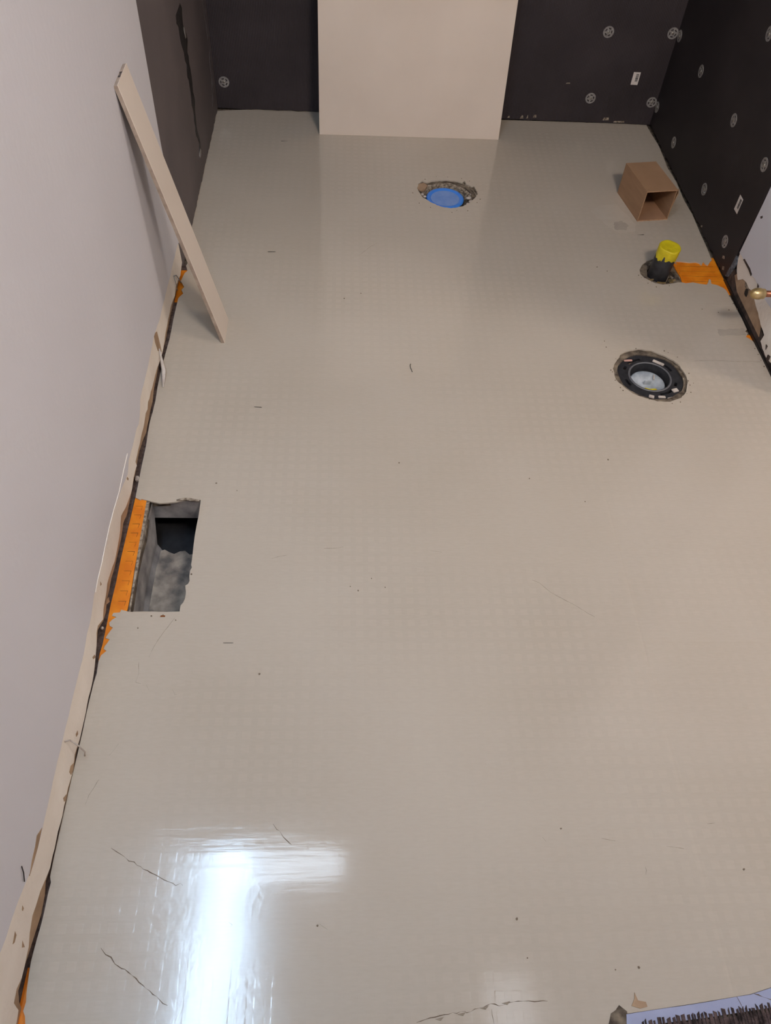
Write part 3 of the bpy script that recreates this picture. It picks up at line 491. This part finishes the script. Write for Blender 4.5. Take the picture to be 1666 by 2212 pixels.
# black pipe stub, yellow tape over its mouth
t = thing('drain_pipe', 'short black drain pipe sealed with yellow tape, standing in the floor by the orange patch', 'pipe', (1.3385, -0.886, 0.0))
TILT = Matrix.Rotation(R(3), 4, 'Y') @ Matrix.Rotation(R(1.5), 4, 'X')
link('pipe', lathe([(0.0295, -0.10), (0.0290, 0.02), (0.0290, 0.086), (0.026, 0.086), (0.026, -0.10)], 48, close=False, M=TILT), M_black, t, True)
bm = bmesh.new(); n = 64; rings = []
def tape_low(a):
    a = a % (2*math.pi); d = math.degrees(a)
    z = 0.056 + 0.003*math.sin(3*a) + 0.002*math.sin(11*a)
    if 205 < d < 214: z = 0.050
    if 214 <= d < 236: z = 0.050-0.0006*abs(d-225)+0.006
    if 236 <= d < 246: z = 0.069
    return z
for j in range(6):
    rings.append([])
    for i in range(n):
        a = 2*math.pi*i/n; lo_ = tape_low(a)
        if j == 0: r, z = 0.0296, lo_
        elif j == 1: r, z = 0.0302, 0.074
        elif j == 2: r, z = 0.0304, 0.0868
        elif j == 3: r, z = 0.0290, 0.0886+0.0005*math.sin(5*a)
        elif j == 4: r, z = 0.0255, 0.0878
        else: r, z = 0.012, 0.0868+0.0008*math.sin(2*a)
        rings[-1].append(bm.verts.new(TILT @ Vector((r*math.cos(a), r*math.sin(a), z))))
for a, b in zip(rings, rings[1:]):
    for i in range(n): bm.faces.new((a[i-1], a[i], b[i], b[i-1]))
bm.faces.new(rings[-1])
link('yellow_tape', bm, M_yellow, t, True)
bm = lathe([(0.034, -0.045), (0.040, -0.014), (0.052, -0.008), (0.060, -0.0043)], 36, (1.342, -0.885), close=False)
for v in bm.verts: v.co += Vector((random.uniform(-.002, .002), random.uniform(-.002, .002), random.uniform(-.002, .0005)))
link('broken_mortar', rel(bm, t), M_mortar, t)
link('hole_floor', rel(plate(circ(1.342, -0.885, 0.06, 20), [circ(1.3385, -0.886, 0.031, 20)], -0.05, -0.045), t), M_pit, t)
bm = bmesh.new()
for a, r in ((-2.35, .038), (-1.75, .040), (-1.45, .041), (-0.75, .040), (-0.6, .045), (-0.9, .046)):
    x = 1.340+r*math.cos(a); y = -0.886+r*math.sin(a)
    Mx = Matrix.Translation((x, y, -0.004)) @ Matrix.Rotation(random.uniform(-.3, .3), 4, 'Z')
    add_box(bm, (-0.006, -0.0016, -0.0015), (0.006, 0.0016, 0.0015), Mx)
link('brass_clip', rel(bm, t), M_brass, t)

# orange membrane showing in the notch right of the pipe
xs = [(1.36, -0.80), (W+0.002, -0.80), (W+0.002, -0.975), (1.36, -0.975)]
o = link('membrane_patch', plate(xs, [circ(1.345, -0.887, 0.054, 20)] if False else [], -0.0052, -0.0034), M_orange)
bmx = plate([(1.395, -0.80), (W+0.003, -0.80), (W+0.003, -0.975), (1.385, -0.975), (1.398, -0.94), (1.401, -0.90), (1.396, -0.86)], [], -0.0050, -0.0030)
bpy.data.objects.remove(o)
o = tag(link('membrane_patch', bmx, M_orange), 'bright orange membrane patch exposed between black pipe and right wall', 'membrane')
for k in range(4):
    y = -0.845-0.024*k
    link('moulded_rib', ribbon([(1.405, y), (1.45, y-0.001), (1.512, y)], 0.0012, -0.0031, -0.0026), M_orange_dark, o)

# small orange crumbs of membrane along the walls
def membrane_bit(lab, poly):
    return tag(link('membrane_scrap', plate(poly, [], -0.0050, -0.0032), M_orange), lab, 'membrane', )
membrane_bit('small rusty orange membrane scrap at left wall base beneath the leaning tile strip', [(-0.006, -0.93), (0.02, -0.93), (0.02, -1.07), (-0.006, -1.07)])
membrane_bit('tiny orange membrane scrap at right wall base, below the brass capped stub', [(1.49, -1.15), (W+0.002, -1.15), (W+0.002, -1.24), (1.49, -1.24)])
membrane_bit('orange membrane sliver at left wall base in the near corner', [(-0.006, -2.60), (0.012, -2.60), (0.012, -2.75), (-0.006, -2.75)])

# duct boot
t = thing('floor_duct', 'dusty galvanised sheet metal floor duct sunk in the rectangular opening by left wall', 'duct', (0.085, -1.875, -0.006))
def quad(bm, *p): bm.faces.new([bm.verts.new(q) for q in p])
x0, x1, y0, y1, zb = 0.036, 0.150, -2.025, -1.738, -0.115
bm = bmesh.new(); add_box(bm, (0.030, y1, -0.064), (0.165, y1+0.002, -0.0045)); link('far_flange', rel(bm, t), M_steel, t)
bm = bmesh.new()
prev = None
for z, x in ((-0.0056, 0.034), (-0.03, 0.033), (-0.09, 0.038), (zb, 0.046)):
    cur = [bm.verts.new((x + (0.004 if y > -1.8 else 0), y, z)) for y in (y0-0.02, -1.95, -1.85, -1.79 if z < -0.08 else y1)]
    if prev:
        for i in range(3): bm.faces.new((prev[i], prev[i+1], cur[i+1], cur[i]))
    prev = cur
link('left_side', rel(bm, t), M_steel, t)
link('right_side', rel(box((0.150, y0-0.02, zb), (0.152, y1+0.25, -0.0225)), t), M_steel, t)
link('near_side', rel(box((0.03, y0-0.022, zb), (0.152, y0-0.02, -0.0225)), t), M_steel, t)
bm = bmesh.new(); random.seed(3)
nx, ny = 10, 26; g = []
for j in range(ny+1):
    row = []
    for i in range(nx+1):
        y = y0-0.02+(-1.797+0.006*math.sin(i*1.7)-(y0-0.02))*j/ny
        row.append(bm.verts.new((0.044+(0.152-0.044)*i/nx, y, zb+random.uniform(0, 0.003)+0.006*(1-i/nx))))
    g.append(row)
for j in range(ny):
    for i in range(nx): bm.faces.new((g[j][i], g[j][i+1], g[j+1][i+1], g[j+1][i]))
link('dusty_bottom', rel(bm, t), M_dust, t, True)
link('duct_run', rel(box((0.02, -1.82, zb-0.04), (0.30, y1+0.35, zb-0.022)), t), M_duct_shade, t)
link('duct_run_back', rel(box((0.02, y1+0.30, zb-0.02), (0.30, y1+0.302, -0.022)), t), M_duct_shade, t)
link('duct_run_side', rel(box((0.02, y1+0.003, zb-0.02), (0.022, y1+0.30, -0.022)), t), M_duct_shade, t)
link('caulk_roll', rel(tube([(0.09, -1.7405, 0.0), (0.105, -1.7385, 0.002), (0.12, -1.7395, 0.0015), (0.137, -1.7410, 0.0)], [0.0015, 0.003, 0.0032, 0.002], 8), t), M_mortar, t)

# orange strip beside the duct with the row of trimmed studs
o = tag(link('membrane_strip', plate(ORANGE_STRIP, [], -0.0045, -0.0022), M_orange), 'long bright orange membrane strip between the left wall and the duct opening', 'membrane')
for k in range(11):
    f = (k+0.6)/11.3; y = -1.742-0.262*f; xl = 0.004+0.006*f
    bm = ribbon([(xl+0.003, y), (xl+0.0175, y), (xl+0.0160, y-0.010)], 0.0011, -0.0023, -0.0017)
    link('stud_slit', bm, M_orange_dark, o)
o2 = tag(link('mortar_lip', plate([(0.0275, -1.739), (0.034, -1.741), (0.0345, -1.80), (0.0355, -1.86), (0.037, -1.90), (0.0375, -1.96), (0.039, -2.011), (0.036, -2.011), (0.0325, -1.93), (0.030, -1.85)], [], -0.006, -0.0018), M_mortar),
         'thin grey mortar lip between orange strip and duct opening', 'mortar')

# closet flange
cx, cy = 1.2135, -1.316
t = thing('toilet_flange', 'round black toilet flange with clear test cap, set in the floor by right wall', 'flange', (cx, cy, -0.01))
random.seed(11)
bm = lathe([(0.060, -0.06), (0.078, -0.016), (0.090, -0.010), (0.100, -0.0045)], 44, (0, 0), close=False)
for v in bm.verts: v.co += Vector((random.uniform(-.002, .002), random.uniform(-.002, .002), random.uniform(-.002, .0006)+0.01))
link('broken_mortar', bm, M_mortar, t)
slot = lambda a0, a1, r0, r1: [(r1*math.cos(a0+(a1-a0)*i/8), r1*math.sin(a0+(a1-a0)*i/8)) for i in range(9)] + [(r0*math.cos(a1+(a0-a1)*i/8), r0*math.sin(a1+(a0-a1)*i/8)) for i in range(9)]
sl = [slot(R(a), R(a+w), 0.062, 0.069) for a, w in ((100, 34), (145, 12), (20, 22), (190, 20), (280, 34), (330, 12))]
link('ring', plate(circ(0, 0, 0.0835, 48), [circ(0, 0, 0.050, 40)] + sl, -0.006, 0.001), M_black, t)
link('rim', lathe([(0.0505, -0.006), (0.0505, 0.0025), (0.0535, 0.0030), (0.0550, 0.001)], 48, close=False), M_rim, t, True)
link('throat', lathe([(0.0505, 0.001), (0.0495, -0.02), (0.0475, -0.038), (0.0, -0.038)], 48, close=False), M_black, t, True)
tc_ = link('test_cap', lathe([(0.0470, -0.037), (0.0450, -0.0205), (0.041, -0.0175), (0.028, -0.019), (0.022, -0.0245), (0.010, -0.0245), (0.0, -0.024)], 48, close=False), M_clear, t, True)
hb = bmesh.new(); add_box(hb, (-0.009, -0.0025, -0.0245), (0.009, 0.0025, -0.0115)); bmesh.ops.bevel(hb, geom=hb.edges[:], offset=0.001, segments=2, affect='EDGES')
link('finger_grip', hb, M_clear, tc_)
link('yellow_mark', plate([(-0.012, -0.021), (0.0, -0.026), (0.014, -0.024), (0.018, -0.028), (0.0, -0.031), (-0.010, -0.027)], [], -0.0275, -0.0165), M_yellow, tc_)
for nm, x, y, a, sx, sy, m_ in (('paper_scrap', 0.034, 0.052, -35, 0.015, 0.0045, M_scrap), ('pink_scrap', -0.044, 0.058, 5, 0.011, 0.003, M_pink), ('plaster_blob', 0.052, -0.050, 20, 0.008, 0.006, M_scrap),
                           ('plaster_blob', -0.014, -0.074, -20, 0.0065, 0.005, M_scrap), ('plaster_blob', 0.012, -0.075, 0, 0.009, 0.004, M_scrap), ('plaster_blob', 0.036, -0.078, 15, 0.011, 0.003, M_scrap), ('thread', 0.020, 0.018, 75, 0.009, 0.0015, M_scrap)):
    bm = bmesh.new(); Mx = Matrix.Translation((x, y, 0.002 if nm != 'thread' else -0.017)) @ Matrix.Rotation(R(a), 4, 'Z')
    add_box(bm, (-sx, -sy, -0.001), (sx, sy, 0.002), Mx); bmesh.ops.bevel(bm, geom=bm.edges[:], offset=min(sy, .002)*.45, segments=2, affect='EDGES')
    link(nm, bm, m_, t)

# open cardboard box lying on its side
bw, bl_, bh = 0.100, 0.165, 0.098
t = thing('cardboard_box', 'small open-ended brown cardboard box lying by the black right wall', 'box', (1.3365, -0.6225, 0.0), rot=(0, 0, R(9.5)))
w_ = 0.0028
def wall_part(name, lo, hi, m_):
    bm = box(lo, hi); return link(name, bm, m_, t)
wall_part('bottom_panel', (0, 0, 0.0), (bw, bl_, w_), M_card_in)
wall_part('top_panel', (0, 0, bh-w_), (bw, bl_, bh), M_card)
wall_part('side_panel', (0, 0, w_), (w_, bl_, bh-w_), M_card)
wall_part('side_panel', (bw-w_, 0, w_), (bw, bl_, bh-w_), M_card)
wall_part('end_panel', (w_, bl_-w_, w_), (bw-w_, bl_, bh-w_), M_card)
for z in (0, bh-w_):
    top_ = [(bw*i/16, -0.0006-0.0016*random.random()) for i in range(17)]
    link('torn_rim', plate(top_ + [(bw, 0.0), (0.0, 0.0)], [], z+.0002, z+w_-.0002), M_card_edge, t)
fl_ = bmesh.new(); add_box(fl_, (0, 0, 0), (0.0025, 0.03, 0.05), Matrix.Translation((bw, 0.004, 0.035)) @ Matrix.Rotation(R(-28), 4, 'Z') @ Matrix.Rotation(R(6), 4, 'Y'))
link('loose_flap', fl_, M_card, t)
o = tag(link('cement_residue', plate(jitter_path([(1.18, -0.60), (1.25, -0.575), (1.31, -0.60), (1.335, -0.66), (1.28, -0.685), (1.22, -0.665), (1.18, -0.60)], 0.02, 0.004)[:-1], [], 0.0, 0.0004),
         mat('pale_cement_skim', srgb(198, 190, 172), 0.7, srgb(180, 172, 158), 30)), 'pale wiped cement patch on the floor left of the cardboard box', 'residue')
bpy.data.objects.remove(o)
M_res = mat('pale_cement_skim', srgb(197, 187, 172), 0.2, srgb(192, 181, 166), 30); M_wet = mat('damp_cement', srgb(172, 162, 149), 0.2, srgb(180, 170, 156), 40)
link('pale_skim', plate(jitter_path(RES+[RES[0]], 0.01, 0.003)[:-1], [], -0.0001, 0.0002), M_res, floor); link('damp_smear', plate(jitter_path(WET+[WET[0]], 0.006, 0.002)[:-1], [], -0.0001, 0.0002), M_wet, floor); link('damp_smear', plate(jitter_path(WET2+[WET2[0]], 0.006, 0.003)[:-1], [], -0.0001, 0.0003), M_wet, floor)

# plaster washers holding the boards
random.seed(2)
def washer_mesh():
    bm = bmesh.new(); r = 0.0178
    holes = [slot(R(a+12), R(a+60), 0.0085, 0.0125) for a in (0, 72, 144, 216, 288)] + [circ(0, 0, 0.0035, 14)]
    return plate(circ(0, 0, r, 30), holes, 0.0, 0.0013, bm=bm)
W0 = None
def washer(loc, rot, label, dim=1.0, twist=0.0):
    global W0
    if W0 is None:
        root = thing('fastening_washer', label, 'washer', loc, 'round metal washers fastening the black boards')
        link('washer_plate', washer_mesh(), M_washer, root)
        link('screw', lathe([(0.0, 0.0030), (0.0015, 0.0022), (0.0040, 0.0026), (0.0046, 0.0010), (0.0046, -0.0002)], 16, close=False), M_screw, root, True)
        W0 = root; o = root
    else:
        o = W0.copy(); C.objects.link(o); o['label'] = label; o.location = loc
        for ch in list(W0.children):
            c = ch.copy(); C.objects.link(c); c.parent = o
    q = Matrix.Rotation(twist, 4, 'Z')
    o.rotation_euler = (rot @ q).to_euler()
RB = Matrix.Rotation(R(90), 4, 'X')                       # facing -y
RR = Matrix.Rotation(R(-90), 4, 'Y')                      # facing -x
RL = Matrix.Rotation(R(90), 4, 'Y')
bl_labels = ['round metal washer on the back wall, left of the large leaning tile', 'upper washer on the back wall just right of the large tile, above the barcode label',
             'upper washer at the right end of the back wall, in the corner', 'lower washer on the back wall between large tile and barcode label', 'lower washer at the right end of the back wall, in the corner']
for k, (x, z) in enumerate(BW[:5]):
    washer((min(x, W-0.018), -0.0002, z), RB, bl_labels[k], twist=k*0.7)
rl = ['washer high on the black right wall, nearest the back corner bar the corner pair', 'washer low on the black right wall, just above the far floor corner', 'washer on the right wall up from the cardboard box, in the upper row',
      'washer on the right wall low beside the cardboard box', 'washer on the right wall at the right picture edge, above the barcode label', 'lowest washer on the right wall, near the orange patch', 'washer cut by the right picture edge at the top',
      'upper corner washer on the right wall, touching the back wall one', 'lower corner washer on the right wall, touching the back wall one']
for k, (y, z) in enumerate(RW[:9]):
    washer((W-0.0002, min(y, -0.018), z), RR, rl[k], twist=k*0.9)

def barcode(name, label, origin, u, v, n, w, h, bars=9):
    """small sticker: u across, v along, n out of the wall"""
    u, v, n = Vector(u).normalized(), Vector(v).normalized(), Vector(n)
    Mx = Matrix(((u.x, v.x, n.x, origin[0]), (u.y, v.y, n.y, origin[1]), (u.z, v.z, n.z, origin[2]), (0, 0, 0, 1)))
    root = bpy.data.objects.new(name, None); C.objects.link(root); root.matrix_world = Mx; tag(root, label, 'label')
    link('paper', box((-w/2, -h/2, 0), (w/2, h/2, 0.0004)), M_label, root)
    bm = bmesh.new(); y = -h*0.24; random.seed(9)
    while y < h*0.36:
        d = random.choice((0.0006, 0.0012, 0.0018)); add_box(bm, (-w*0.05, y, 0.0004), (w*0.34, y+d, 0.0006)); y += d+random.choice((0.0006, 0.0010))
    link('barcode_bars', bm, M_ink, root)
barcode('barcode_label', 'small white barcode label stuck on the back wall right of the large tile', (1.426, -0.0004, 0.156), (1, 0, 0), (0.0, 0, 1), (0, -1, 0), 0.024, 0.041)
barcode('barcode_label', 'small white barcode label stuck on the right wall, between the lowest washers', (W-0.0004, -0.8155, 0.1775), (0, -1, 0.0), (0, 0, 1), (-1, 0, 0), 0.026, 0.043)

# water supply stub
t = thing('water_supply_stub', 'copper water stub with round brass cap poking from the right wall', 'pipe', (W, -1.21, 0.172))
link('copper_pipe', tube([(0.03, 0, 0), (-0.03, 0, 0), (-0.062, 0, 0)], 0.0078, 20), M_copper, t, True)
Mc = Matrix.Rotation(R(-90), 4, 'Y')
prof = [(0.0085, 0.056), (0.0118, 0.057), (0.0125, 0.060), (0.0125, 0.064), (0.0135, 0.066), (0.0140, 0.070), (0.0138, 0.076), (0.0125, 0.082), (0.0095, 0.088), (0.0055, 0.091), (0.0, 0.092)]
link('brass_cap', lathe(prof, 32, M=Mc, close=False), M_brass, t, True)

# bits along the left wall base
t = tag(link('plastic_tie', tube([(0.0015, -1.054, 0.066), (0.006, -1.045, 0.062), (0.0045, -1.02, 0.035), (0.003, -1.000, 0.010), (0.002, -0.995, 0.002)], 0.0014, 8), M_grey, None, True),
        'thin grey looped plastic tie sticking out of the wall base under the tile strip', 'tie')
link('loop_strand', tube([(0.0015, -1.054, 0.066), (0.003, -1.052, 0.04), (0.002, -1.045, 0.015)], 0.0009, 6), M_grey, t, True)
t = tag(link('plastic_tie', tube([(0.0005, -2.296, 0.075), (0.006, -2.292, 0.070), (0.014, -2.292, 0.045), (0.018, -2.293, 0.022), (0.013, -2.292, 0.004)], 0.0013, 8), M_scrap, None, True),
        'pale curled plastic strand sticking out of the wall base nearer the camera', 'tie')
bm = tube([(0.0005, -1.318, 0.050), (0.004, -1.330, 0.034), (0.007, -1.342, 0.020), (0.009, -1.350, 0.010), (0.012, -1.385, 0.003), (0.013, -1.398, 0.0015)], [0.0018, 0.0026, 0.0045, 0.0058, 0.0036, 0.0014], 9)
tag(link('caulk_glob', bm, M_scrap, None, True), 'pale crumpled glob of caulk stuck to the left wall base', 'caulk')
bm = bmesh.new(); add_box(bm, (-0.004, -1.690, -0.002), (0.003, -1.678, 0.006)); bmesh.ops.bevel(bm, geom=bm.edges[:], offset=0.0015, segments=2, affect='EDGES')
tag(link('plaster_chip', bm, M_scrap), 'small white plaster chip in the wall gap above the orange strip', 'debris')
bm = bmesh.new(); bmesh.ops.create_icosphere(bm, subdivisions=2, radius=0.003); bmesh.ops.translate(bm, verts=bm.verts, vec=(-0.003, -2.052, 0.008))
tag(link('plastic_bead', bm, M_scrap, None, True), 'tiny white bead in the dark wall gap just below the orange strip', 'debris')
o = tag(link('curled_fibre', tube([(0.606, -1.298, 0.0012), (0.6045, -1.304, 0.0014), (0.605, -1.312, 0.0012), (0.6075, -1.320, 0.0010), (0.6085, -1.327, 0.0010)], 0.0009, 6), M_mark), 'dark curled fibre lying alone in the middle of the floor', 'fibre')
tag(link('dark_fibre', tube([(0.0005, -2.497, 0.132), (0.003, -2.504, 0.126), (0.002, -2.512, 0.112)], 0.0008, 6), M_ink), 'thin dark fibre stuck at the paint edge of the left wall', 'fibre')
tag(link('orange_crumb', plate([(0.098, -2.0205), (0.106, -2.0205), (0.106, -2.0235), (0.0975, -2.0235)], [], 0, 0.001), M_orange_dark), 'tiny rust orange crumb just below the duct opening', 'debris')

# threshold at the near right corner
t = thing('threshold_strip', 'lavender painted strip with a ragged brown lower edge at the near right corner', 'threshold', (0.96, -2.68, 0.0))
bm = plate(jitter_path([(0.8502, -2.6765), (0.9529, -2.6662), (1.0388, -2.6566), (1.0736, -2.6486), (1.6, -2.6125)], 0.02, 0.0003) + [(1.6, -2.637), (1.0664, -2.6730), (0.96, -2.684), (0.853, -2.692), (0.848, -2.688)], [], -0.004, 0.0012)
link('painted_face', rel(bm, t), M_lav, t)
bm = bmesh.new(); random.seed(4)
x = 0.87
while x < 1.3:
    y = -2.690+(x-0.848)*0.083; w0 = random.uniform(0.002, 0.006)
    plate([(x, y+random.uniform(0.001, 0.006)), (x+w0, y+random.uniform(0.001, 0.006)), (x+w0, y-0.03), (x, y-0.03)], [], 0.0012, 0.0024, bm=bm); x += w0+random.uniform(0.001, 0.004)
link('ragged_fibre_edge', rel(bm, t), M_carpet, t)
link('fibre_backing', rel(plate([(0.84, -2.694), (1.6, -2.642), (1.6, -2.75), (0.84, -2.75)], [], -0.004, 0.0011), t), M_carpet, t)
for a, b in (((1.045, -2.6555), (1.0735, -2.6655)), ((1.018, -2.6585), (1.023, -2.6745))):
    link('crack_line', rel(ribbon(jitter_path([a, b], .006, .0006), 0.0013, 0.0012, 0.0016), t), M_crack_dark, t)
tag(link('paper_scrap', plate([(0.860, -2.6665), (0.866, -2.658), (0.868, -2.650), (0.871, -2.660), (0.882, -2.662), (0.883, -2.668), (0.872, -2.670)], [], 0.0, 0.0012), M_tan), 'little torn tan paper scrap above the lavender threshold strip', 'debris')
tag(link('mortar_smear', plate(jitter_path([(0.815, -2.70), (0.828, -2.675), (0.842, -2.665), (0.852, -2.673), (0.846, -2.70), (0.815, -2.70)], 0.008, 0.002)[:-1], [], 0.0, 0.0006), M_sub), 'dark mortar smear at the left end of the lavender strip', 'residue')
